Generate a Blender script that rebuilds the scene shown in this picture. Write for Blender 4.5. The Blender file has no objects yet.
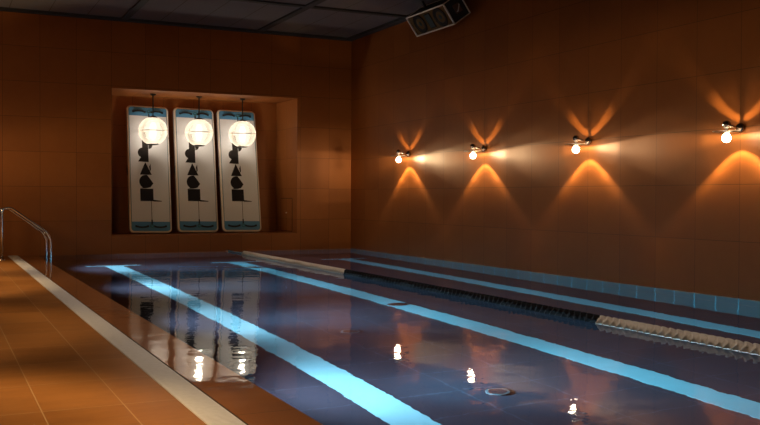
import bpy, bmesh, math, random
from mathutils import Vector, Matrix
random.seed(7)
S = bpy.context.scene
COL = S.collection
PI = math.pi

# ------------------------------------------------------------------ helpers
def obj(name, bm, mats, parent=None, smooth=False, autosharp=None):
    me = bpy.data.meshes.new(name)
    bmesh.ops.recalc_face_normals(bm, faces=bm.faces)
    if smooth:
        for f in bm.faces: f.smooth = True
        if autosharp is not None:
            for e in bm.edges:
                if len(e.link_faces) == 2 and e.calc_face_angle(0) > autosharp: e.smooth = False
    bm.to_mesh(me); bm.free()
    for m in (mats if isinstance(mats, (list, tuple)) else [mats]): me.materials.append(m)
    o = bpy.data.objects.new(name, me); COL.objects.link(o)
    if parent is not None: o.parent = parent
    return o

def tag(o, label, cat, group=None, kind=None):
    o['label'] = label; o['category'] = cat
    if group: o['group'] = group
    if kind: o['kind'] = kind
    return o

def thing(name, label, cat, loc=(0, 0, 0), group=None):
    o = bpy.data.objects.new(name, None); COL.objects.link(o)
    o.location = loc; o.empty_display_size = .1
    return tag(o, label, cat, group)

def struct(name, bm, mats, label, cat, parent=None, **k):
    o = obj(name, bm, mats, parent, **k)
    if parent is None:
        o['kind'] = 'structure'; o['label'] = label; o['category'] = cat
    return o

def dup(root, loc, label, group=None):
    r = root.copy(); COL.objects.link(r); r.location = loc; r['label'] = label
    if group: r['group'] = group
    for ch in list(root.children):
        c = ch.copy(); COL.objects.link(c); c.parent = r
        for g in list(ch.children):
            d = g.copy(); COL.objects.link(d); d.parent = c
    return r

def quad(bm, a, b, c, d, mi=0):
    f = bm.faces.new([bm.verts.new(p) for p in (a, b, c, d)]); f.material_index = mi; return f

def box(bm, lo, hi, mi=0, bevel=0, seg=2):
    r = bmesh.ops.create_cube(bm, size=1)
    vs = r['verts']
    for v in vs:
        v.co = Vector([(lo[i] + hi[i]) / 2 + v.co[i] * (hi[i] - lo[i]) for i in range(3)])
    fs = {f for v in vs for f in v.link_faces}
    for f in fs: f.material_index = mi
    if bevel:
        es = list({e for v in vs for e in v.link_edges})
        bmesh.ops.bevel(bm, geom=es, offset=bevel, segments=seg, profile=.5, affect='EDGES')

def lathe(bm, prof, axis='Z', center=(0, 0, 0), n=32, cap=False):
    """prof: list of (radius, height) turned about an axis."""
    C = Vector(center); rings = []
    def P(r, h, a):
        c, s = r * math.cos(a), r * math.sin(a)
        return C + (Vector((c, s, h)) if axis == 'Z' else Vector((c, h, s)) if axis == 'Y' else Vector((h, c, s)))
    for r, h in prof:
        if r < 1e-6: rings.append([bm.verts.new(P(0, h, 0))])
        else: rings.append([bm.verts.new(P(r, h, 2 * PI * i / n)) for i in range(n)])
    for A, B in zip(rings, rings[1:]):
        if len(A) == 1 and len(B) == 1: continue
        for i in range(n):
            j = (i + 1) % n
            if len(A) == 1: bm.faces.new((A[0], B[i], B[j]))
            elif len(B) == 1: bm.faces.new((A[i], B[0], A[j]))
            else: bm.faces.new((A[i], B[i], B[j], A[j]))
    if cap:
        for R_ in (rings[0], rings[-1]):
            if len(R_) > 2: bm.faces.new(R_)

def tube(bm, pts, r, n=12, cap=True):
    pts = [Vector(p) for p in pts]; rings = []; up = None
    for i, p in enumerate(pts):
        a = pts[max(i - 1, 0)]; b = pts[min(i + 1, len(pts) - 1)]
        t = (b - a).normalized()
        if up is None:
            up = Vector((0, 0, 1)) if abs(t.z) < .9 else Vector((0, 1, 0))
        s = t.cross(up).normalized(); up = s.cross(t).normalized()
        rings.append([bm.verts.new(p + r * (math.cos(2 * PI * k / n) * s + math.sin(2 * PI * k / n) * up)) for k in range(n)])
    for A, B in zip(rings, rings[1:]):
        for k in range(n):
            bm.faces.new((A[k], A[(k + 1) % n], B[(k + 1) % n], B[k]))
    if cap:
        bm.faces.new(rings[0]); bm.faces.new(rings[-1])

def fillet(pts, rad, n=8):
    pts = [Vector(p) for p in pts]; out = [pts[0]]
    for a, b, c in zip(pts, pts[1:], pts[2:]):
        u = (a - b).normalized(); v = (c - b).normalized()
        ang = u.angle(v); d = min(rad / math.tan(ang / 2), (a - b).length * .49, (c - b).length * .49)
        p, q = b + u * d, b + v * d
        for i in range(n + 1):
            t = i / n
            out.append((1 - t) ** 2 * p + 2 * t * (1 - t) * b + t * t * q)
    out.append(pts[-1]); return out

def rrect(w, h, r, n=6):
    """rounded rectangle outline, x -w/2..w/2, z 0..h"""
    o = []
    for cx, cz, a0 in ((w / 2 - r, h - r, 0), (-w / 2 + r, h - r, PI / 2), (-w / 2 + r, r, PI), (w / 2 - r, r, 1.5 * PI)):
        for i in range(n + 1):
            a = a0 + PI / 2 * i / n
            o.append((cx + r * math.cos(a), cz + r * math.sin(a)))
    return o

def prism(bm, outline, y0, y1, mi=0):
    """outline in x,z pushed from y0 to y1"""
    A = [bm.verts.new((x, y0, z)) for x, z in outline]; B = [bm.verts.new((x, y1, z)) for x, z in outline]
    f = bm.faces.new(A); f.material_index = mi
    f = bm.faces.new(B); f.material_index = mi
    n = len(A)
    for i in range(n):
        f = bm.faces.new((A[i], A[(i + 1) % n], B[(i + 1) % n], B[i])); f.material_index = mi

# ------------------------------------------------------------------ materials
class NT:
    def __init__(s, name):
        s.m = bpy.data.materials.new(name); s.m.use_nodes = True
        s.t = s.m.node_tree; s.t.nodes.clear()
        s.out = s.n('ShaderNodeOutputMaterial')
    def n(s, typ, **k):
        nd = s.t.nodes.new(typ)
        for a, b in k.items(): setattr(nd, a, b)
        return nd
    def l(s, a, b): s.t.links.new(a, b)
    def val(s, sock, v):
        if hasattr(v, 'is_output'): s.l(v, sock)
        else: sock.default_value = v
    def math(s, op, a, b=None):
        m = s.n('ShaderNodeMath', operation=op); s.val(m.inputs[0], a)
        if b is not None: s.val(m.inputs[1], b)
        return m.outputs[0]
    def mix(s, f, a, b, bt='MIX'):
        m = s.n('ShaderNodeMix', data_type='RGBA', blend_type=bt)
        s.val(m.inputs[0], f); s.val(m.inputs[6], a); s.val(m.inputs[7], b); return m.outputs[2]
    def noise(s, vec, scale, detail=4, rough=.55):
        n_ = s.n('ShaderNodeTexNoise'); n_.inputs['Scale'].default_value = scale
        n_.inputs['Detail'].default_value = detail; n_.inputs['Roughness'].default_value = rough
        if vec is not None: s.l(vec, n_.inputs['Vector'])
        return n_.outputs['Fac']
    def ramp(s, fac, stops, interp='LINEAR'):
        r = s.n('ShaderNodeValToRGB'); r.color_ramp.interpolation = interp
        el = r.color_ramp.elements
        while len(el) > len(stops): el.remove(el[-1])
        while len(el) < len(stops): el.new(1)
        for e, (p, c) in zip(el, stops): e.position = p; e.color = c if len(c) == 4 else (*c, 1)
        s.l(fac, r.inputs[0]); return r.outputs[0]
    def pos(s): return s.n('ShaderNodeNewGeometry').outputs['Position']
    def sep(s, v):
        x = s.n('ShaderNodeSeparateXYZ'); s.l(v, x.inputs[0]); return x.outputs
    def comb(s, x, y, z=0.):
        c = s.n('ShaderNodeCombineXYZ')
        for i, v in enumerate((x, y, z)): s.val(c.inputs[i], v)
        return c.outputs[0]
    def bump(s, h, strength, dist):
        b = s.n('ShaderNodeBump'); b.inputs['Strength'].default_value = strength; b.inputs['Distance'].default_value = dist
        s.l(h, b.inputs['Height']); return b.outputs[0]
    def bsdf(s, **k):
        b = s.n('ShaderNodeBsdfPrincipled')
        for a, v in k.items(): s.val(b.inputs[a.replace('_', ' ')], v)
        s.l(b.outputs[0], s.out.inputs[0]); return b

def rgba(c): return (*c, 1)

def simple(name, col, rough=.5, metal=0., noise_amt=.0, scale=20, **k):
    t = NT(name)
    if noise_amt:
        f = t.noise(t.pos(), scale)
        c = t.mix(f, rgba([x * (1 - noise_amt) for x in col]), rgba([min(1, x * (1 + noise_amt)) for x in col]))
    else: c = rgba(col)
    t.bsdf(Base_Color=c, Roughness=rough, Metallic=metal, **k); return t.m

def tiled(name, ax, dims, off, joint, col_a, col_b, joint_col, rough=.45, streak=None, coat=0., bumpy=.15, mottle=(1.3, 6.)):
    """large square tiles on a flat wall or floor; ax picks the two world axes"""
    t = NT(name); p = t.sep(t.pos())
    u = t.math('DIVIDE', t.math('SUBTRACT', p[ax[0]], off[0]), dims[0])
    v = t.math('DIVIDE', t.math('SUBTRACT', p[ax[1]], off[1]), dims[1])
    iu, iv = t.math('FLOOR', u), t.math('FLOOR', v)
    fu, fv = t.math('FRACT', u), t.math('FRACT', v)
    def edge(f, d):
        m = t.math('MINIMUM', f, t.math('SUBTRACT', 1., f))
        return t.math('LESS_THAN', t.math('MULTIPLY', m, d), joint / 2)
    J = t.math('MAXIMUM', edge(fu, dims[0]), edge(fv, dims[1]))
    w = t.n('ShaderNodeTexWhiteNoise', noise_dimensions='2D'); t.l(t.comb(iu, iv), w.inputs['Vector'])
    pp = t.comb(t.math('ADD', p[0], t.math('MULTIPLY', w.outputs['Value'], 7.)), p[1], p[2])
    if streak:
        mp = t.n('ShaderNodeMapping'); mp.inputs['Scale'].default_value = streak; t.l(pp, mp.inputs[0]); pp = mp.outputs[0]
    n1 = t.noise(pp, mottle[0], 5, .6); n2 = t.noise(pp, mottle[1], 4, .65)
    f = t.math('ADD', t.math('MULTIPLY', n1, .5), t.math('MULTIPLY', n2, .3))
    f = t.math('ADD', f, t.math('MULTIPLY', w.outputs['Value'], .28))
    f = t.math('MULTIPLY', t.math('SUBTRACT', f, .25), 1.6)
    fc = t.n('ShaderNodeClamp'); t.l(f, fc.inputs[0])
    c = t.mix(fc.outputs[0], rgba(col_a), rgba(col_b))
    c = t.mix(J, c, rgba(joint_col))
    h = t.math('SUBTRACT', t.math('MULTIPLY', n2, .3), J)
    nrm = t.bump(h, bumpy, .004)
    t.bsdf(Base_Color=c, Roughness=rough, Normal=nrm, Specular_IOR_Level=.22)
    return t.m

WA, WB = (.28, .094, .024), (.39, .139, .036)
WJ = (.16, .062, .018)
WROUGH = .5
TW = .6065
m_right = tiled('terracotta_wall_tile_right', (1, 2), (TW, .588), (-2.4668, 1.167), .007, WA, WB, WJ, WROUGH)
m_back = tiled('terracotta_wall_tile_back', (0, 2), (.5927, .5927), (-6.398, 1.1754), .007, WA, WB, WJ, WROUGH)
m_nside = tiled('terracotta_niche_side_tile', (1, 2), (.61, .5927), (0, 1.1754), .007, WA, WB, WJ, WROUGH)
m_nflat = tiled('terracotta_niche_soffit_tile', (0, 1), (.5927, .61), (-6.398, 0), .007, WA, WB, WJ, WROUGH)
m_deck = tiled('deck_tile', (0, 1), (.377, .655), (-6.963, -11.338), .006, (.25, .098, .026), (.47, .205, .062), (.48, .29, .15), .38,
               streak=(1., 3.2, 1.), bumpy=.1, mottle=(2.2, 9.))
m_floor = tiled('pool_floor_tile', (0, 1), (.6, .5), (0, -1.2), .012, (.021, .029, .046), (.031, .042, .064), (.045, .062, .09), .5)
m_poolwall = tiled('pool_side_tile', (1, 2), (TW / 2, 1.4), (-2.4668, -1.4), .012, (.006, .034, .043), (.009, .044, .055), (.03, .16, .21), .4)
m_poolend = tiled('pool_end_tile', (0, 2), (.3, 1.4), (0, -1.4), .012, (.052, .044, .050), (.075, .064, .070), (.09, .12, .15), .45)

def ripple(t, strength):
    p = t.pos()
    mp = t.n('ShaderNodeMapping'); mp.inputs['Scale'].default_value = (1., 1., 1.); t.l(p, mp.inputs[0])
    a = t.noise(mp.outputs[0], 1.6, 2, .5); b = t.noise(mp.outputs[0], 9., 2, .5)
    h = t.math('ADD', a, t.math('MULTIPLY', b, .16))
    return t.bump(h, strength, .02)

def wet_ledge():
    t = NT('wet_ledge_tile'); p = t.pos()
    n1 = t.noise(p, 2.5, 5, .6)
    c = t.mix(n1, rgba((.27, .09, .02)), rgba((.40, .14, .033)))
    y = t.sep(p)[1]
    fy = t.math('FRACT', t.math('DIVIDE', y, .655))
    c = t.mix(t.math('LESS_THAN', fy, .008), c, rgba((.10, .04, .015)))
    b = t.bsdf(Base_Color=c, Roughness=.5, Coat_Weight=1., Coat_Roughness=.03, Coat_IOR=1.33)
    t.l(ripple(t, .28), b.inputs['Coat Normal']); return t.m
m_ledge = wet_ledge()

def water():
    t = NT('pool_water_surface')
    g = t.n('ShaderNodeBsdfGlass'); g.inputs['IOR'].default_value = 1.333; g.inputs['Roughness'].default_value = 0.
    g.inputs['Color'].default_value = (.93, .97, 1., 1)
    t.l(ripple(t, .28), g.inputs['Normal']); t.l(g.outputs[0], t.out.inputs[0]); return t.m
m_water = water()

m_line = simple('lane_line_tile', (.19, .56, .68), .4, noise_amt=.08, scale=6)
m_dark_strip = simple('dark_strip', (.02, .025, .035), .7, noise_amt=.2)
m_grate = simple('cream_grating_plastic', (.82, .81, .84), .5, noise_amt=.12, scale=30)
m_channel = simple('dark_channel', (.03, .022, .018), .7, noise_amt=.2)
m_steel = simple('polished_steel', (.72, .68, .64), .2, 1., noise_amt=.05)
m_chrome = simple('lamp_chrome', (.30, .26, .24), .18, 1., noise_amt=.05)
m_black = simple('black_metal', (.012, .011, .011), .4, noise_amt=.2)
m_ceil = NT('ceiling_panel')
def _ceil(t):
    p = t.sep(t.pos())
    n_ = t.noise(t.pos(), 40., 3, .6); big = t.noise(t.pos(), .8, 2)
    fx = t.math('FRACT', t.math('DIVIDE', t.math('ADD', p[0], 1.93), .625))
    seam = t.math('LESS_THAN', fx, .02)
    c = t.mix(n_, rgba((.135, .145, .195)), rgba((.20, .21, .275)))
    c = t.mix(t.math('MULTIPLY', big, .5), c, rgba((.15, .145, .155)))
    c = t.mix(seam, c, rgba((.06, .055, .055)))
    t.bsdf(Base_Color=c, Roughness=.9)
_ceil(m_ceil); m_ceil = m_ceil.m
m_beam = simple('ceiling_beam', (.02, .018, .018), .7, noise_amt=.2)
m_boardrim = simple('board_rim_vinyl', (.78, .68, .60), .45, noise_amt=.05)
m_boardside = simple('board_side_vinyl', (.22, .17, .20), .5, noise_amt=.1)
m_pad = simple('board_pad_foam', (.68, .70, .76), .75, noise_amt=.10, scale=90)
m_blue = simple('board_blue_band', (.075, .25, .48), .55, noise_amt=.12, scale=30)
m_edge = simple('board_blue_piping', (.10, .22, .33), .5, noise_amt=.1)
m_print = simple('board_print_ink', (.010, .006, .005), .7, noise_amt=.2, Specular_IOR_Level=.2)
m_strap = simple('black_webbing', (.012, .014, .018), .7, noise_amt=.3, scale=200)
m_teal = simple('teal_ring_plastic', (.03, .16, .20), .4, noise_amt=.1)
m_cab = simple('speaker_cabinet_black', (.010, .009, .010), .55, noise_amt=.2)
m_silver = simple('speaker_edge_silver', (.80, .76, .80), .4, .3, noise_amt=.06)
m_baffle = simple('speaker_baffle', (.13, .08, .03), .7, noise_amt=.15, Specular_IOR_Level=.1)
m_cone = simple('speaker_cone', (.03, .065, .08), .6, noise_amt=.2, Specular_IOR_Level=.15)
m_surround = simple('speaker_rubber', (.004, .004, .005), .6, noise_amt=.2, Specular_IOR_Level=.1)
m_badge = simple('speaker_badge', (.16, .09, .07), .4, .3, noise_amt=.2)
m_white_float = NT('cream_float_plastic')
def _wf(t):
    f = t.noise(t.pos(), 30.)
    c = t.mix(f, rgba((.56, .49, .43)), rgba((.74, .66, .58)))
    t.bsdf(Base_Color=c, Roughness=.55, Subsurface_Weight=.0)
_wf(m_white_float); m_white_float = m_white_float.m
m_black_float = simple('black_float_plastic', (.004, .004, .005), .6, noise_amt=.2, Specular_IOR_Level=.15)
m_cable = simple('blue_steel_cable', (.12, .42, .58), .4, noise_amt=.1)
m_disc = simple('floor_inlet_dark', (.03, .018, .024), .5, noise_amt=.2)
m_disc_ring = simple('floor_inlet_ring', (.06, .11, .13), .4, noise_amt=.1)
m_knob = simple('panel_knob_metal', (.7, .66, .62), .3, .7, noise_amt=.05)
m_groove2 = simple('panel_reveal', (.05, .02, .01), .8, noise_amt=.2)

def emissive(name, col, strength, transp=0., tcol=(1, 1, 1)):
    t = NT(name)
    e = t.n('ShaderNodeEmission'); e.inputs[0].default_value = rgba(col); e.inputs[1].default_value = strength
    if transp:
        tr = t.n('ShaderNodeBsdfTransparent'); tr.inputs[0].default_value = rgba(tcol)
        mx = t.n('ShaderNodeMixShader'); mx.inputs[0].default_value = transp
        t.l(e.outputs[0], mx.inputs[1]); t.l(tr.outputs[0], mx.inputs[2]); t.l(mx.outputs[0], t.out.inputs[0])
    else: t.l(e.outputs[0], t.out.inputs[0])
    return t.m

def glassy(name, tint, gloss, transp, diff=(.8, .8, .8), diffw=0.):
    """thin lamp glass: mostly see-through, some reflection, a little milkiness"""
    t = NT(name)
    tr = t.n('ShaderNodeBsdfTransparent'); tr.inputs[0].default_value = rgba(tint)
    gl = t.n('ShaderNodeBsdfGlossy'); gl.inputs['Roughness'].default_value = gloss
    mx = t.n('ShaderNodeMixShader')
    fr = t.n('ShaderNodeLayerWeight'); fr.inputs[0].default_value = .35
    t.l(t.math('MULTIPLY', fr.outputs['Fresnel'], 1 - transp), mx.inputs[0])
    t.l(tr.outputs[0], mx.inputs[1]); t.l(gl.outputs[0], mx.inputs[2])
    last = mx.outputs[0]
    if diffw:
        tl = t.n('ShaderNodeBsdfTranslucent'); tl.inputs[0].default_value = rgba(diff)
        lw = t.n('ShaderNodeLayerWeight'); lw.inputs[0].default_value = .5
        m2 = t.n('ShaderNodeMixShader'); t.l(t.math('MULTIPLY', t.math('ADD', .35, lw.outputs['Facing']), diffw), m2.inputs[0])
        t.l(last, m2.inputs[1]); t.l(tl.outputs[0], m2.inputs[2]); last = m2.outputs[0]
    t.l(last, t.out.inputs[0]); return t.m

m_bulb = emissive('lit_bulb', (1., .80, .58), 30., .55)
m_disc_glass = glassy('lamp_disc_glass', (.97, .95, .92), .15, .5, (.95, .9, .85), .4)
m_globe = glassy('pendant_globe_glass', (.96, .95, .93), .1, .7, (.95, .90, .82), .42)
m_core = emissive('lit_diffuser', (1., .90, .74), 1.05, .55)
m_pbulb = emissive('lit_pendant_bulb', (1., .92, .80), 2.2, .4)

# ------------------------------------------------------------------ dimensions (metres; water level z = 0, far right corner at 0,0)
XP, XL0, XG = -5.855, -6.165, -6.325      # pool edge, ledge/grating edge, grating/deck edge
YN = -19.0                                # how far the hall is built towards the camera
ZC = 4.141
XLW = -9.4
D = 1.28
NL, NR, NB, NT_, ND = -4.617, -1.137, .316, 2.918, 1.2205

# ------------------------------------------------------------------ the room
bm = bmesh.new()
quad(bm, (XLW, YN, 0), (XG, YN, 0), (XG, 0, 0), (XLW, 0, 0))
quad(bm, (XG, YN, 0), (XG, 0, 0), (XG, 0, -.12), (XG, YN, -.12))
struct('floor', bm, m_deck, 'terracotta tiled pool deck left of the grating', 'floor')

bm = bmesh.new()
def bq(x0, x1, z0, z1, mi=0): quad(bm, (x0, 0, z0), (x1, 0, z0), (x1, 0, z1), (x0, 0, z1), mi)
bq(XLW, NL, -.12, ZC); bq(NR, 0, -.12, ZC); bq(NL, NR, -.12, NB); bq(NL, NR, NT_, ZC)
quad(bm, (NL, ND, NB), (NR, ND, NB), (NR, ND, NT_), (NL, ND, NT_), 0)
quad(bm, (NL, 0, NB), (NL, ND, NB), (NL, ND, NT_), (NL, 0, NT_), 1)
quad(bm, (NR, 0, NB), (NR, ND, NB), (NR, ND, NT_), (NR, 0, NT_), 1)
quad(bm, (NL, 0, NB), (NR, 0, NB), (NR, ND, NB), (NL, ND, NB), 2)
quad(bm, (NL, 0, NT_), (NR, 0, NT_), (NR, ND, NT_), (NL, ND, NT_), 2)
struct('wall_back', bm, [m_back, m_nside, m_nflat], 'terracotta tiled end wall with a deep recessed niche', 'wall')

bm = bmesh.new()
quad(bm, (0, YN, -.02), (0, 0, -.02), (0, 0, ZC), (0, YN, ZC))
struct('wall_right', bm, m_right, 'terracotta tiled side wall carrying the row of wall lamps', 'wall')

bm = bmesh.new()
quad(bm, (XLW, YN, ZC), (0, YN, ZC), (0, 0, ZC), (XLW, 0, ZC))
struct('ceiling', bm, m_ceil, 'dark grey panelled ceiling over the pool', 'ceiling')
i = 1
for x, nm in ((-1.93, 'nearest the lamp wall'), (-4.42, 'above the pool middle'), (-6.91, 'above the deck')):
    bm = bmesh.new(); box(bm, (x - .06, YN, ZC - .03), (x + .06, -.14, ZC + .01)); 
    struct('trim_%d' % i, bm, m_beam, 'dark ceiling batten running along the pool, ' + nm, 'trim'); i += 1
for y, nm in ((-2.55, 'nearest the niche wall'), (-5.05, 'second from the niche wall'), (-7.55, 'third from the niche wall')):
    bm = bmesh.new(); box(bm, (XLW, y - .055, ZC - .028), (-.14, y + .055, ZC + .01))
    struct('trim_%d' % i, bm, m_beam, 'dark ceiling batten running across the pool, ' + nm, 'trim'); i += 1
bm = bmesh.new(); box(bm, (XLW, -.14, ZC - .045), (0, .0, ZC + .01))
struct('trim_%d' % i, bm, m_beam, 'dark ceiling edge strip along the end wall', 'trim'); i += 1
bm = bmesh.new(); box(bm, (-.14, YN, ZC - .045), (0, -.14, ZC + .01))
struct('trim_%d' % i, bm, m_beam, 'dark ceiling edge strip along the lamp wall', 'trim'); i += 1

# flooded overflow ledge between grating and pool
bm = bmesh.new()
box(bm, (XL0 + .012, YN, -.16), (XP, 0, .0))
struct('trim_%d' % i, bm, m_ledge, 'wet brown overflow ledge along the pool edge', 'trim'); i += 1

# pool basin
bm = bmesh.new()
quad(bm, (XP, YN, -D), (0, YN, -D), (0, 0, -D), (XP, 0, -D), 0)
quad(bm, (0, YN, -D), (0, 0, -D), (0, 0, -.02), (0, YN, -.02), 1)
quad(bm, (XP, YN, -D), (XP, 0, -D), (XP, 0, -.16), (XP, YN, -.16), 1)
quad(bm, (XP, 0, -D), (0, 0, -D), (0, 0, -.12), (XP, 0, -.12), 2)
quad(bm, (XP, YN, -D), (0, YN, -D), (0, YN, 0), (XP, YN, 0), 2)
basin = struct('pool_basin', bm, [m_floor, m_poolwall, m_poolend], 'dark tiled pool basin under the water', 'pool')
for cx in (-4.83, -2.80, -.77):
    bm = bmesh.new()
    box(bm, (cx - .14, YN + .3, -D - .004), (cx + .14, -1.47, -D + .004))
    box(bm, (cx - .43, -1.47, -D - .004), (cx + .43, -1.36, -D + .004))
    obj('lane_line', bm, m_line, basin)['label'] = 'pale blue tile lane line with a T end'
bm = bmesh.new(); box(bm, (-.008, YN + .1, -.565), (.004, -.02, -.525)); obj('side_dark_strip', bm, m_dark_strip, basin)  # thin dark strip along the submerged side wall

bm = bmesh.new()
quad(bm, (XP, YN, -.004), (0, YN, -.004), (0, 0, -.004), (XP, 0, -.004))
w = obj('pool_water', bm, m_water)
if w.data.polygons[0].normal.z < 0: w.data.flip_normals()
tag(w, 'still clear water filling the swimming pool', 'water', kind='stuff')

# floor inlets
spots = [(-2.80, -7.53, .115, 0, 'dark round inlet on the middle lane line, halfway along it'),
         (-2.81, -2.52, .12, 0, 'dark round inlet on the middle lane line, near its far T end'),
         (-4.00, -8.93, .085, 1, 'round floor inlet with a pale ring, between two lane lines at mid pool'),
         (-3.99, -11.36, .085, 1, 'round floor inlet with a pale ring, nearest the camera'),
         (-3.88, -6.5, .07, 0, 'small dark floor inlet farthest away between two lane lines')]
for x, y, r, ring, lab in spots:
    t = thing('floor_inlet', lab, 'pool inlet', (x, y, -D + .0045), 'floor inlets')
    bm = bmesh.new(); lathe(bm, [(0, .012), (r * .8, .012), (r * .82, .006), (r * .84, 0)], n=28); obj('inlet_cover', bm, m_disc, t, True, .5)
    bm = bmesh.new(); lathe(bm, [(r * .84, 0), (r * .84, .012), (r, .010), (r * 1.03, 0)], n=28)
    obj('inlet_ring', bm, m_disc_ring if ring else m_disc, t, True, .5)

# overflow grating
g = thing('overflow_grating', 'long cream slatted overflow grating between deck and wet ledge', 'grating', (0, 0, 0))
bm = bmesh.new()
y = -.01
while y > -14.2:
    box(bm, (XG + .004, y - .0165, -.014), (XL0 - .004, y, .004)); y -= .023
for x in (XG + .008, XG + .075, XL0 - .016):
    box(bm, (x, -14.2, -.016), (x + .012, -.01, .0015))
obj('slats', bm, m_grate, g)
bm = bmesh.new()
box(bm, (XG, -14.25, -.15), (XL0 + .012, -.0, -.13)); box(bm, (XG + .0002, -14.25, -.15), (XG + .003, -.0, -.016)); box(bm, (XL0 + .008, -14.25, -.15), (XL0 + .0118, -.0, -.002))
obj('channel', bm, m_channel, g)

# ------------------------------------------------------------------ access panel in the niche side
t = thing('access_panel', 'small tiled access panel with a white knob, low in the right side of the niche', 'panel', (NR - .002, .58, NB))
bm = bmesh.new()
for lo, hi in (((-.004, -.33, .02), (.001, .33, .032)), ((-.004, -.33, .665), (.001, .33, .677)), ((-.004, -.33, .02), (.001, -.318, .677)),
               ((-.004, .318, .02), (.001, .33, .677)), ((-.004, -.006, .032), (.001, .006, .665))): box(bm, lo, hi)
obj('reveal_joint', bm, m_groove2, t)
bm = bmesh.new(); box(bm, (-.005, -.316, .034), (.0005, -.008, .663)); box(bm, (-.005, .008, .034), (.0005, .316, .663)); obj('door_leaf', bm, m_nside, t)
bm = bmesh.new(); lathe(bm, [(0, -.028), (.012, -.026), (.014, -.02), (.007, -.012), (.007, 0)], 'X', (-.004, -.04, .385), 16); obj('knob', bm, m_knob, t, True)

# ------------------------------------------------------------------ floating fitness boards
BW, BH, BT = .785, 2.45, .12
board = thing('floating_board', '', 'board', (0, 0, 0), 'boards leaning in the niche')
def rounded_slab(w, h, r, th, e):
    bm = bmesh.new(); rings = []
    for inset, y in ((e, 0), (e * .35, e * .15), (0, e * .7), (0, th - e * .7), (e * .35, th - e * .15), (e, th)):
        o = rrect(w - 2 * inset, h - 2 * inset, max(r - inset, .01), 8)
        rings.append([bm.verts.new((x, y, z + inset)) for x, z in o])
    n = len(rings[0])
    bm.faces.new(rings[0]); bm.faces.new(rings[-1])
    for k, (A, B) in enumerate(zip(rings, rings[1:])):
        for q in range(n):
            f = bm.faces.new((A[q], A[(q + 1) % n], B[(q + 1) % n], B[q])); f.material_index = 1 if k == 2 else 0
    return bm
obj('board_body', rounded_slab(BW, BH, .085, BT, .035), [m_boardrim, m_boardside], board, True, .9)
bm = bmesh.new(); prism(bm, [(x, z + .028) for x, z in rrect(BW - .066, BH - .062, .06, 6)], -.003, .012); obj('piping', bm, m_edge, board)
bm = bmesh.new(); prism(bm, [(x, z + .205) for x, z in rrect(BW - .09, BH - .41, .01, 3)], -.008, .004); obj('deck_pad', bm, m_pad, board)
for z0 in (.038, BH - .208):
    bm = bmesh.new(); prism(bm, [(x, z + z0) for x, z in rrect(BW - .09, .168, .03 , 4)], -.006, .004)
    e = obj('end_panel', bm, m_blue, board); e['label'] = 'blue end panel'
    sgn = 1 if z0 < 1 else -1
    for sx in (-1, 1):
        bm = bmesh.new(); P = []
        for k in range(13):
            a = k / 12 * 2 - 1
            P.append((sx * .165 + a * .108, -.018 - .022 * (1 - a * a), z0 + .078 + (.022 * (1 - a * a) * sgn * -1 if z0 < 1 else .016 * (1 - a * a))))
        for w_, d_ in ((.017, 0),):
            top = [bm.verts.new((x, y, z + w_)) for x, y, z in P]; bot = [bm.verts.new((x, y, z - w_)) for x, y, z in P]
            tb = [bm.verts.new((x, y + .008, z + w_)) for x, y, z in P]; bb = [bm.verts.new((x, y + .008, z - w_)) for x, y, z in P]
            for k in range(12):
                bm.faces.new((top[k], top[k + 1], bot[k + 1], bot[k])); bm.faces.new((tb[k], tb[k + 1], bb[k + 1], bb[k]))
                bm.faces.new((top[k], top[k + 1], tb[k + 1], tb[k])); bm.faces.new((bot[k], bot[k + 1], bb[k + 1], bb[k]))
            for k in (0, 12): bm.faces.new((top[k], bot[k], bb[k], tb[k]))
        box(bm, (sx * .165 - .125, -.016, z0 + .062), (sx * .165 - .09, -.004, z0 + .098)); box(bm, (sx * .165 + .09, -.016, z0 + .062), (sx * .165 + .125, -.004, z0 + .098))
        obj('handle', bm, m_strap, e)
    bm = bmesh.new()
    tube(bm, [(.018 + .030 * math.cos(2 * PI * k / 16), -.014, z0 + .085 + .030 * math.sin(2 * PI * k / 16)) for k in range(17)], .009, 8, False)
    obj('tow_ring', bm, m_teal, e, True)
    bm = bmesh.new()
    if z0 < 1: box(bm, (.006, -.015, z0 + .10), (.030, -.005, z0 + .205))
    else: box(bm, (.006, -.015, z0 - .02), (.030, -.005, z0 + .075))
    obj('webbing_loop', bm, m_strap, e)
# printed stacked shapes, converted from the photograph's proportions
def bx_(x): return (126 + x / 6.08 - 150.6) * .0193
def bz_(z): return 1.342 + ((233.4 - (140 + z / 6.08)) * .0194 - 1.342) * 1.06
bm = bmesh.new()
def shape(pts): prism(bm, [(bx_(x), bz_(z)) for x, z in pts], -.0095, -.006)
def arc(cx, cz, r, a0, a1, n=14, rz=None): return [(cx + r * math.cos(math.radians(a0 + (a1 - a0) * k / n)), cz - (rz or r) * math.sin(math.radians(a0 + (a1 - a0) * k / n))) for k in range(n + 1)]
shape([(110, -25), (146, -25), (146, 146), (110, 146)])
shape(arc(148, 48, 23, 90, -90))
shape(arc(112, 93, 28, 90, 270))
shape([(112, 104), (84, 145), (112, 145)])
shape([(126, 147), (162, 219), (93, 219)])
shape([(148, 172), (156, 155), (158, 190), (152, 200)])
shape(arc(126, 258, 38, 90, 270) + [(126, 296)] + [(152, 290), (170, 268), (146, 235), (134, 220)])
shape([(92, 298), (168, 298), (168, 368), (92, 368)])
shape([(96, 296), (120, 296), (130, 288), (118, 288)])
shape([(166, 360), (216, 366), (216, 370), (166, 370)])
obj('printed_lettering', bm, m_print, board)
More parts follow.
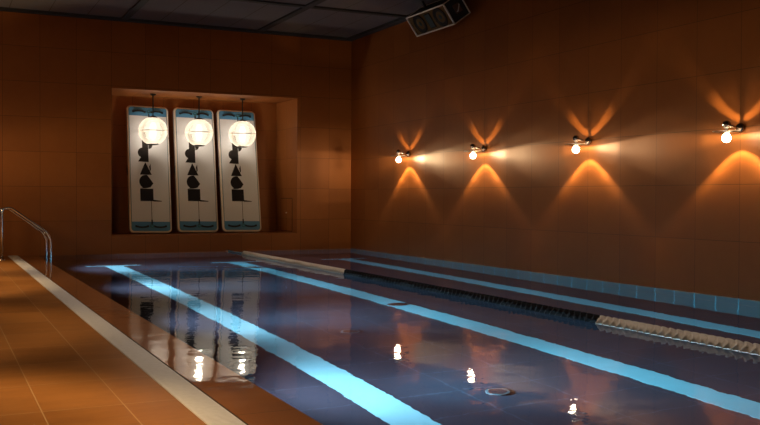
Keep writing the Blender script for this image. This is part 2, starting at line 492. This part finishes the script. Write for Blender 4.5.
bm = bmesh.new(); box(bm, (.0135, -.0095, .20), (.0225, -.006, bz_(366))); obj('centre_seam', bm, m_strap, board)
for sx in (-1, 1):
    bm = bmesh.new(); P = [(sx * (BW / 2 - .004 + .012 * math.sin(PI * k / 10)), .06, 1.10 + .20 * k / 10) for k in range(11)]
    tube(bm, P, .010, 8); obj('side_handle', bm, m_strap, board, True)
LEAN = math.atan2(.53, 2.42); ROLL = math.radians(.85)
labels = ['pale floating board in the niche with blue ends and black print, leftmost of three',
          'pale floating board in the niche, middle one of three, behind the middle globe lamp',
          'pale floating board in the niche, rightmost of three, nearest the small access panel']
bx = [-3.815, -2.925, -2.060]
boards = []
for k, (x, lab) in enumerate(zip(bx, labels)):
    rot = Matrix.Rotation(-LEAN, 4, 'X') @ Matrix.Rotation((ROLL, ROLL * 1.0, ROLL * .75)[k], 4, 'Y')
    low = min((rot @ v.co).z for v in board.children[0].data.vertices)
    loc = (x, .52, NB - low + .001)
    b_ = board if k == 0 else dup(board, loc, lab)
    b_.location = loc; b_['label'] = lab; b_.rotation_euler = rot.to_euler()
    boards.append(b_)

# ------------------------------------------------------------------ pendant globes
GR = .262
pend = thing('pendant_lamp', '', 'lamp', (0, 0, 0), 'globe lamps hanging in the niche')
gz = 2.231 - NT_
bm = bmesh.new(); lathe(bm, [(0, 0), (.055, 0), (.055, -.018), (.02, -.032), (0, -.032)], n=24); obj('canopy', bm, m_black, pend, True, .6)
bm = bmesh.new(); tube(bm, [(0, 0, -.02), (0, 0, gz + GR)], .012, 10); obj('stem', bm, m_black, pend, True, .6)
bm = bmesh.new()
a0 = math.radians(17)
lathe(bm, [(GR * math.sin(a0 + (PI - 2 * a0) * k / 28), gz + GR * math.cos(a0 + (PI - 2 * a0) * k / 28)) for k in range(29)], n=48)
gl = obj('globe', bm, m_globe, pend, True)
bm = bmesh.new(); lathe(bm, [(GR + .001, gz - .006), (GR + .006, gz - .003), (GR + .006, gz + .003), (GR + .001, gz + .006)], n=48); obj('seam_ring', bm, m_boardrim, gl, True)
bm = bmesh.new(); lathe(bm, [(0, gz + GR + .02), (.03, gz + GR + .018), (.075, gz + GR * .985), (.105, gz + GR * .925), (.09, gz + GR * .90), (0, gz + GR * .90)], n=32); obj('top_cap', bm, m_black, pend, True, .6)
bm = bmesh.new(); lathe(bm, [(0, gz - GR * 1.02), (.085, gz - GR * .99), (.118, gz - GR * .93), (.10, gz - GR * .90), (0, gz - GR * .90)], n=32); obj('bottom_cap', bm, m_black, pend, True, .6)
bm = bmesh.new()
lathe(bm, [(0, gz - .215)] + [(r, gz + z) for r, z in ((.07, -.205), (.115, -.15), (.138, -.05), (.138, .05), (.115, .15), (.07, .205))] + [(0, gz + .215)], n=40)
df = obj('diffuser', bm, m_core, pend, True)
bm = bmesh.new(); lathe(bm, [(0, gz - .16), (.035, gz - .15), (.058, gz - .09), (.062, gz), (.058, gz + .09), (.035, gz + .15), (0, gz + .16)], n=28); obj('bulb', bm, m_pbulb, df, True)
labs = ['lit glass globe pendant, leftmost of three, hanging before the leftmost board',
        'lit glass globe pendant, middle one of three, hanging before the middle board',
        'lit glass globe pendant, rightmost of three, hanging before the rightmost board']
for k, x in enumerate((-3.768, -2.900, -2.043)):
    p_ = pend if k == 0 else dup(pend, (x, .60, NT_), labs[k])
    p_.location = (x, .60, NT_); p_['label'] = labs[k]
    L = bpy.data.lights.new('pendant_light', 'POINT'); L.energy = 30.; L.color = (1., .84, .64); L.shadow_soft_size = .06
    lo = bpy.data.objects.new('pendant_light', L); COL.objects.link(lo); lo.location = (x, .60, 2.231)

# ------------------------------------------------------------------ wall lamps
OFF, ZB, ZD, ZCAP, ZM = .215, 1.634, 1.698, 1.770, 1.742
wl = thing('wall_lamp', '', 'lamp', (0, 0, 0), 'wall lamps along the right wall')
bm = bmesh.new(); lathe(bm, [(0, 0), (.040, 0), (.046, -.008), (.052, -.022), (.049, -.038), (.036, -.051), (.018, -.058), (0, -.059)], 'X', (0, 0, ZM), 28); obj('wall_mount', bm, m_chrome, wl, True, .7)
bm = bmesh.new(); tube(bm, fillet([(-.045, 0, ZM), (-.09, 0, ZM + .004), (-OFF, 0, ZCAP)], .03), .012, 10); obj('arm', bm, m_chrome, wl, True)
bm = bmesh.new(); lathe(bm, [(0, .042)] + [(.042 * math.sin(a), .042 * math.cos(a)) for a in [PI * k / 12 for k in range(1, 11)]] + [(.018, -.045), (.018, -.075), (0, -.075)], 'Z', (-OFF, 0, ZCAP), 28); obj('ball_cap', bm, m_chrome, wl, True, .8)
bm = bmesh.new(); lathe(bm, [(.02, 0), (.07, .001), (.135, .004), (.137, .007), (.134, .010), (.07, .006), (.02, .006)], 'Z', (-OFF, 0, ZD - .004), 40); obj('glass_disc', bm, m_disc_glass, wl, True)
bm = bmesh.new(); lathe(bm, [(0, -.047)] + [(.046 * math.sin(a), -.047 * math.cos(a)) for a in [PI * k / 16 for k in range(1, 15)]] + [(.014, .052)], 'Z', (-OFF, 0, ZB), 28); obj('bulb', bm, m_bulb, wl, True)
YL = [-2.49, -4.92, -7.35, -9.765]
labs = ['wall lamp with ball cap and lit bulb, farthest away along the right wall',
        'wall lamp with ball cap and lit bulb, second from the far corner',
        'wall lamp with ball cap and lit bulb, third from the far corner',
        'wall lamp with ball cap and lit bulb, nearest and largest of the four']
ZOFF = [.03, .008, -.008, 0]
for k, y in enumerate(YL):
    l_ = wl if k == 0 else dup(wl, (0, y, 0), labs[k])
    l_.location = (0, y, ZOFF[k]); l_['label'] = labs[k]

def lamp_light(name, loc, watts, tone, slot=1., up=1., down=1., radius=.008, uptop=None, side=False, mid=.12):
    """bulb with the angular spread its cap and disc leave it: upward fan, flat slot, downward cone"""
    L = bpy.data.lights.new(name, 'POINT'); L.energy = watts; L.color = tone; L.shadow_soft_size = radius
    L.use_nodes = True; t = L.node_tree; t.nodes.clear()
    o = t.nodes.new('ShaderNodeOutputLight'); e = t.nodes.new('ShaderNodeEmission'); t.links.new(e.outputs[0], o.inputs[0])
    g = t.nodes.new('ShaderNodeNewGeometry'); s = t.nodes.new('ShaderNodeSeparateXYZ'); t.links.new(g.outputs['Incoming'], s.inputs[0])
    m = t.nodes.new('ShaderNodeMath'); m.operation = 'MULTIPLY_ADD'; m.inputs[1].default_value = .5; m.inputs[2].default_value = .5
    t.links.new(s.outputs[2], m.inputs[0])
    r = t.nodes.new('ShaderNodeValToRGB'); el = r.color_ramp.elements
    W, O = ((1., .86, .70) if side else (1., .78, .48)), (1., .78, .48)
    stops = [(-90, .12 * down, O), (-62, .20 * down, O), (-52, .50 * down, O), (-47.5, .95 * down, O), (-45, 1.0 * down, O), (-42, .85 * down, O), (-39.5, .16, O), (-30, mid, O),
             (-20, mid * 1.4, W), (-15, .34 * slot, W), (-10, .62 * slot, W), (-5, 1. * slot, W), (2, 1.05 * slot, W)]
    top = uptop or 4
    stops += [(top, .9 * slot, W), (top + 1.8, .10, W), (37, .06, O), (39.5, .8 * up, O), (45, 1. * up, O), (49.5, .9 * up, O), (52, .06 * up, O), (90, .03, O)]
    while len(el) > 1: el.remove(el[-1])
    for k, (deg, v, c) in enumerate(stops):
        p = (math.sin(math.radians(deg)) + 1) / 2
        q = el[0] if k == 0 else el.new(p)
        q.position = p; q.color = (*(min(v, 3.) * ci for ci in c), 1)
    t.links.new(m.outputs[0], r.inputs[0]); t.links.new(r.outputs[0], e.inputs[0]); e.inputs[1].default_value = 1.
    if side:   # the fitting throws more light along the wall than straight at it
        def M_(op, a, b=None):
            q = t.nodes.new('ShaderNodeMath'); q.operation = op
            for i_, v in enumerate((a, b)):
                if v is None: continue
                if hasattr(v, 'is_output'): t.links.new(v, q.inputs[i_])
                else: q.inputs[i_].default_value = v
            return q.outputs[0]
        h = M_('MAXIMUM', M_('ABSOLUTE', s.outputs[0]), .17)
        f = M_('DIVIDE', 1., M_('POWER', h, 2.))
        k = t.nodes.new('ShaderNodeMapRange'); k.inputs[1].default_value = .25; k.inputs[2].default_value = .345; k.inputs[3].default_value = .09; k.inputs[4].default_value = 1.
        t.links.new(h, k.inputs[0])
        flat = M_('LESS_THAN', M_('ABSOLUTE', s.outputs[2]), .3)
        low = t.nodes.new('ShaderNodeMapRange'); low.inputs[1].default_value = .17; low.inputs[2].default_value = .40; low.inputs[3].default_value = .04; low.inputs[4].default_value = 1.
        t.links.new(h, low.inputs[0])
        dn_ = M_('MULTIPLY', M_('LESS_THAN', s.outputs[2], -.3), low.outputs[0])
        t.links.new(M_('MULTIPLY', f, M_('MAXIMUM', M_('MAXIMUM', k.outputs[0], dn_), M_('MULTIPLY', flat, .45))), e.inputs[1])
    ob = bpy.data.objects.new(name, L); COL.objects.link(ob); ob.location = loc; return ob
TONE = (1., .80, .52)
for k, y in enumerate(YL): lamp_light('wall_lamp_light', (-.178, y, 1.662 + ZOFF[k]), 16., TONE, slot=.5, up=1.35, down=1.25, side=True)
# the same fittings on the opposite wall, behind the picture's left edge
for y, pw in ((-15.2, 170.), (-12.6, 170.), (-8.9, 55.), (-5.2, 115.), (-2.4, 115.)): lamp_light('opposite_lamp_light', (-8.1, y, 1.68), pw, (1., .84, .60), slot=.6, down=2., uptop=8, radius=.22, mid=.26)

# ------------------------------------------------------------------ speaker
SL, SH, SD, ST = 1.2, .358, .352, .624
sp = thing('loudspeaker', 'black twin-woofer loudspeaker with silver edges tilted down under the ceiling', 'speaker', (0, 0, 0))
nrm = Vector((-math.cos(ST), 0, -math.sin(ST))); dn = Vector((math.sin(ST), 0, -math.cos(ST)))
O0 = Vector((-.607, -3.472, 3.90))
# local frame: x along the front towards the camera, y = inward (away from front), z = up on the front
M = Matrix((( 0, -nrm.x, -dn.x, O0.x + dn.x * SH), (-1, -nrm.y, -dn.y, O0.y + dn.y * SH), (0, -nrm.z, -dn.z, O0.z + dn.z * SH), (0, 0, 0, 1)))
sp.matrix_world = M
bm = bmesh.new(); box(bm, (.008, .03, .008), (SL - .008, SD - .008, SH - .008)); obj('cabinet', bm, m_cab, sp)
bm = bmesh.new(); box(bm, (.02, .022, .02), (SL - .02, .031, SH - .02)); obj('baffle', bm, m_baffle, sp)
bm = bmesh.new(); e_ = .022
for y0, y1 in ((0, e_), (SD - e_, SD)):
    box(bm, (0, y0, 0), (SL, y1, e_), bevel=.004); box(bm, (0, y0, SH - e_), (SL, y1, SH), bevel=.004)
    box(bm, (0, y0, e_ * .5), (e_, y1, SH - e_ * .5), bevel=.004); box(bm, (SL - e_, y0, e_ * .5), (SL, y1, SH - e_ * .5), bevel=.004)
for x0 in (0, SL - e_ * .7):
    for z0 in (0, SH - e_ * .7): box(bm, (x0, e_ * .5, z0), (x0 + e_ * .7, SD - e_ * .5, z0 + e_ * .7), bevel=.003)
obj('edge_frame', bm, m_silver, sp)
for u in (.235, .765):
    bm = bmesh.new(); c = (u * SL, .022, SH / 2)
    lathe(bm, [(.160, .0), (.160, -.012), (.150, -.014), (.125, -.006), (.096, .0)], 'Y', c, 40)
    wf = obj('woofer', bm, m_surround, sp, True, .7)
    bm = bmesh.new(); lathe(bm, [(.098, -.001), (.072, .0055), (.045, .0065), (.043, .002), (.03, -.006), (0, -.01)], 'Y', (c[0], c[1], c[2]), 40); obj('cone', bm, m_cone, wf, True)
bm = bmesh.new()
cx, cz = .5 * SL, SH / 2
box(bm, (cx - .085, .012, cz - .125), (cx + .085, .023, cz + .125), bevel=.006)
obj('horn_flange', bm, m_surround, sp)
bm = bmesh.new()
a = [(-.07, -.11), (.07, -.11), (.07, .11), (-.07, .11)]; b = [(-.02, -.03), (.02, -.03), (.02, .03), (-.02, .03)]
A = [bm.verts.new((cx + x, .0105, cz + z)) for x, z in a]; B = [bm.verts.new((cx + x, .004 + .007, cz + z)) for x, z in b]
for k in range(4): bm.faces.new((A[k], A[(k + 1) % 4], B[(k + 1) % 4], B[k]))
bm.faces.new(B)
obj('horn', bm, m_cone, sp)
bm = bmesh.new(); box(bm, (SL - .010, .13, .11), (SL + .004, .25, .25), bevel=.004)
hp = obj('handle_plate', bm, m_badge, sp)
bm = bmesh.new(); tube(bm, fillet([(SL + .002, .15, .14), (SL + .03, .15, .14), (SL + .03, .23, .22), (SL + .002, .23, .22)], .015), .008, 8); obj('carry_handle', bm, m_silver, hp, True)
for x in (.25 * SL, .75 * SL):
    bm = bmesh.new(); box(bm, (x - .02, .22, SH - .01), (x + .02, .26, SH + .10)); obj('bracket', bm, m_cab, sp)

# ------------------------------------------------------------------ handrails at the far end
def rail(name, y, xo, zo, lab):
    t = thing(name, lab, 'handrail', (0, y, 0), 'handrails at the far pool edge')
    bm = bmesh.new()
    pts = fillet([(-6.495 + xo, 0, -.0), (-6.495 + xo, 0, .80 + zo), (-6.36 + xo, 0, .812 + zo), (-5.83 + xo, 0, .42 + zo), (-5.768 + xo, 0, .30 + zo), (-5.768 + xo, 0, -.55)], .12, 8)
    tube(bm, pts, .0215, 14); obj('tube', bm, m_steel, t, True)
    bm = bmesh.new(); lathe(bm, [(.022, .028), (.034, .024), (.05, .006), (.05, .001)], 'Z', (-6.495 + xo, 0, 0), 20); obj('floor_flange', bm, m_steel, t, True)
    return t
rail('handrail', -.60, 0., 0., 'bent steel pool handrail beside the end wall, farther of the pair')
rail('handrail', -1.02, .02, .012, 'bent steel pool handrail, nearer of the pair at the pool edge')

# ------------------------------------------------------------------ lane rope
rope = thing('lane_rope', 'floating lane rope of cream and black ruffled discs across the pool', 'lane rope', (-2.52, 0, .010))
bm = bmesh.new(); tube(bm, [(0, -.005, .0), (0, -14.6, .0)], .011, 10); obj('cable', bm, m_cable, rope, True)
bm = bmesh.new(); lathe(bm, [(0, -.005), (.03, -.005), (.03, -.02), (.012, -.04), (.012, -.10)], 'Y', (0, 0, 0), 14); obj('wall_anchor', bm, m_steel, rope, True)
PITCH = .078
def float_mesh(name, mat):
    bm = bmesh.new(); n = 24; rings = []
    prof = [(.014, -.038), (.028, -.037), (.031, -.016), (.049, -.011), (.052, -.004), (.052, .004), (.049, .011), (.031, .016), (.028, .037), (.014, .038)]
    for r, h in prof:
        R_ = []
        for k in range(n):
            a = 2 * PI * k / n; hh = h
            if r > .04: hh = h + .020 * math.sin(a * 3)
            R_.append(bm.verts.new((r * math.cos(a), hh, r * math.sin(a))))
        rings.append(R_)
    for A, B in zip(rings, rings[1:]):
        for k in range(n): bm.faces.new((A[k], B[k], B[(k + 1) % n], A[(k + 1) % n]))
    return bm
me_w = me_b = None
ys = []
y = -14.4
while y < -1.0: ys.append(y); y += PITCH
rest = []
for k, y in enumerate(ys):
    white = y > -5.50 or y < -10.615
    rot = 3.1 + .25 * math.sin(k * .7)
    if k < 120 and len([1 for q in ys[:k] if q > -13.2]) < 100 and y > -13.2:
        if white and me_w is None: o = obj('float', float_mesh('float', m_white_float), m_white_float, rope, True); me_w = o
        elif white: o = me_w.copy(); COL.objects.link(o); o.parent = rope
        elif me_b is None: o = obj('float', float_mesh('float', m_black_float), m_black_float, rope, True); me_b = o
        else: o = me_b.copy(); COL.objects.link(o); o.parent = rope
        o.location = (0, y, 0); o.rotation_euler = (0, rot, 0)
        o['label'] = 'cream ruffled float disc' if white else 'black ruffled float disc'
    else: rest.append((y, rot, white))
bm = bmesh.new()
for y, rot, white in rest:
    b2 = float_mesh('x', None); b2.transform(Matrix.Translation((0, y, 0)) @ Matrix.Rotation(rot, 4, 'Y'))
    m2 = bpy.data.meshes.new('tmp'); 
    for f in b2.faces: f.material_index = 0 if white else 1
    b2.to_mesh(m2); b2.free(); bm.from_mesh(m2); bpy.data.meshes.remove(m2)
o = obj('float_run', bm, [m_white_float, m_black_float], rope, True); o['kind'] = 'stuff'

# ------------------------------------------------------------------ lights below the water, along the deck-side pool wall
def spot(name, loc, aim, watts, col, size, blend, rad=.06):
    L = bpy.data.lights.new(name, 'SPOT'); L.energy = watts; L.color = col; L.spot_size = math.radians(size); L.spot_blend = blend; L.shadow_soft_size = rad
    o = bpy.data.objects.new(name, L); COL.objects.link(o); o.location = loc
    o.rotation_euler = (Vector(aim) - Vector(loc)).to_track_quat('-Z', 'Y').to_euler(); return o
for y in (-1.9, -4.9, -7.9, -10.9, -13.9):
    spot('underwater_light', (XP + .06, y, -.50), (XP + 4.6, y, -.95), 470., (.88, .87, 1.), 140, 1.)
    spot('underwater_light', (XP + .06, y - .1, -.50), (.6, y - .4, -.72), 1500., (.36, .82, 1.), 70, 1.)

for y in (-3.2, -6.2, -9.2, -12.2, -15.2):  # added overhead fill without fittings, brightens rope, grating and deck
    spot('added_overhead_fill', (-4.3, y, ZC - .05), (-4.3, y, 0), 205., (1., .84, .68), 76, .7, .08)

# ------------------------------------------------------------------ dim ambient light
W = bpy.data.worlds.new('World'); S.world = W; W.use_nodes = True
W.node_tree.nodes['Background'].inputs[0].default_value = (.62, .64, .95, 1); W.node_tree.nodes['Background'].inputs[1].default_value = .022

# ------------------------------------------------------------------ camera
cam = bpy.data.cameras.new('camera'); co = bpy.data.objects.new('camera', cam); COL.objects.link(co); S.camera = co
cam.sensor_width = 36; cam.sensor_fit = 'HORIZONTAL'; cam.lens = 913.2 / 760 * 36; cam.clip_start = .05; cam.clip_end = 100
R_ = Vector((0.8991385955591914, -0.4376398098299653, 0.004602480617735496)); U_ = Vector((0.003256078326770933, 0.017204652143550537, 0.999846687196867)); F_ = Vector((0.43765189812198324, 0.8989857600633123, -0.016894356265155966))
co.matrix_world = Matrix(((R_.x, U_.x, -F_.x, -7.4113), (R_.y, U_.y, -F_.y, -16.548), (R_.z, U_.z, -F_.z, 1.02), (0, 0, 0, 1)))

S.view_settings.view_transform = 'Standard'; S.view_settings.look = 'None'; S.view_settings.gamma = 1; S.view_settings.use_curve_mapping = False
S.view_settings.exposure = 0.
c = S.cycles
c.max_bounces = 8; c.diffuse_bounces = 3; c.glossy_bounces = 4; c.transmission_bounces = 8; c.transparent_max_bounces = 16
c.caustics_refractive = False; c.caustics_reflective = False
c.sample_clamp_indirect = 3.
c.use_denoising = True
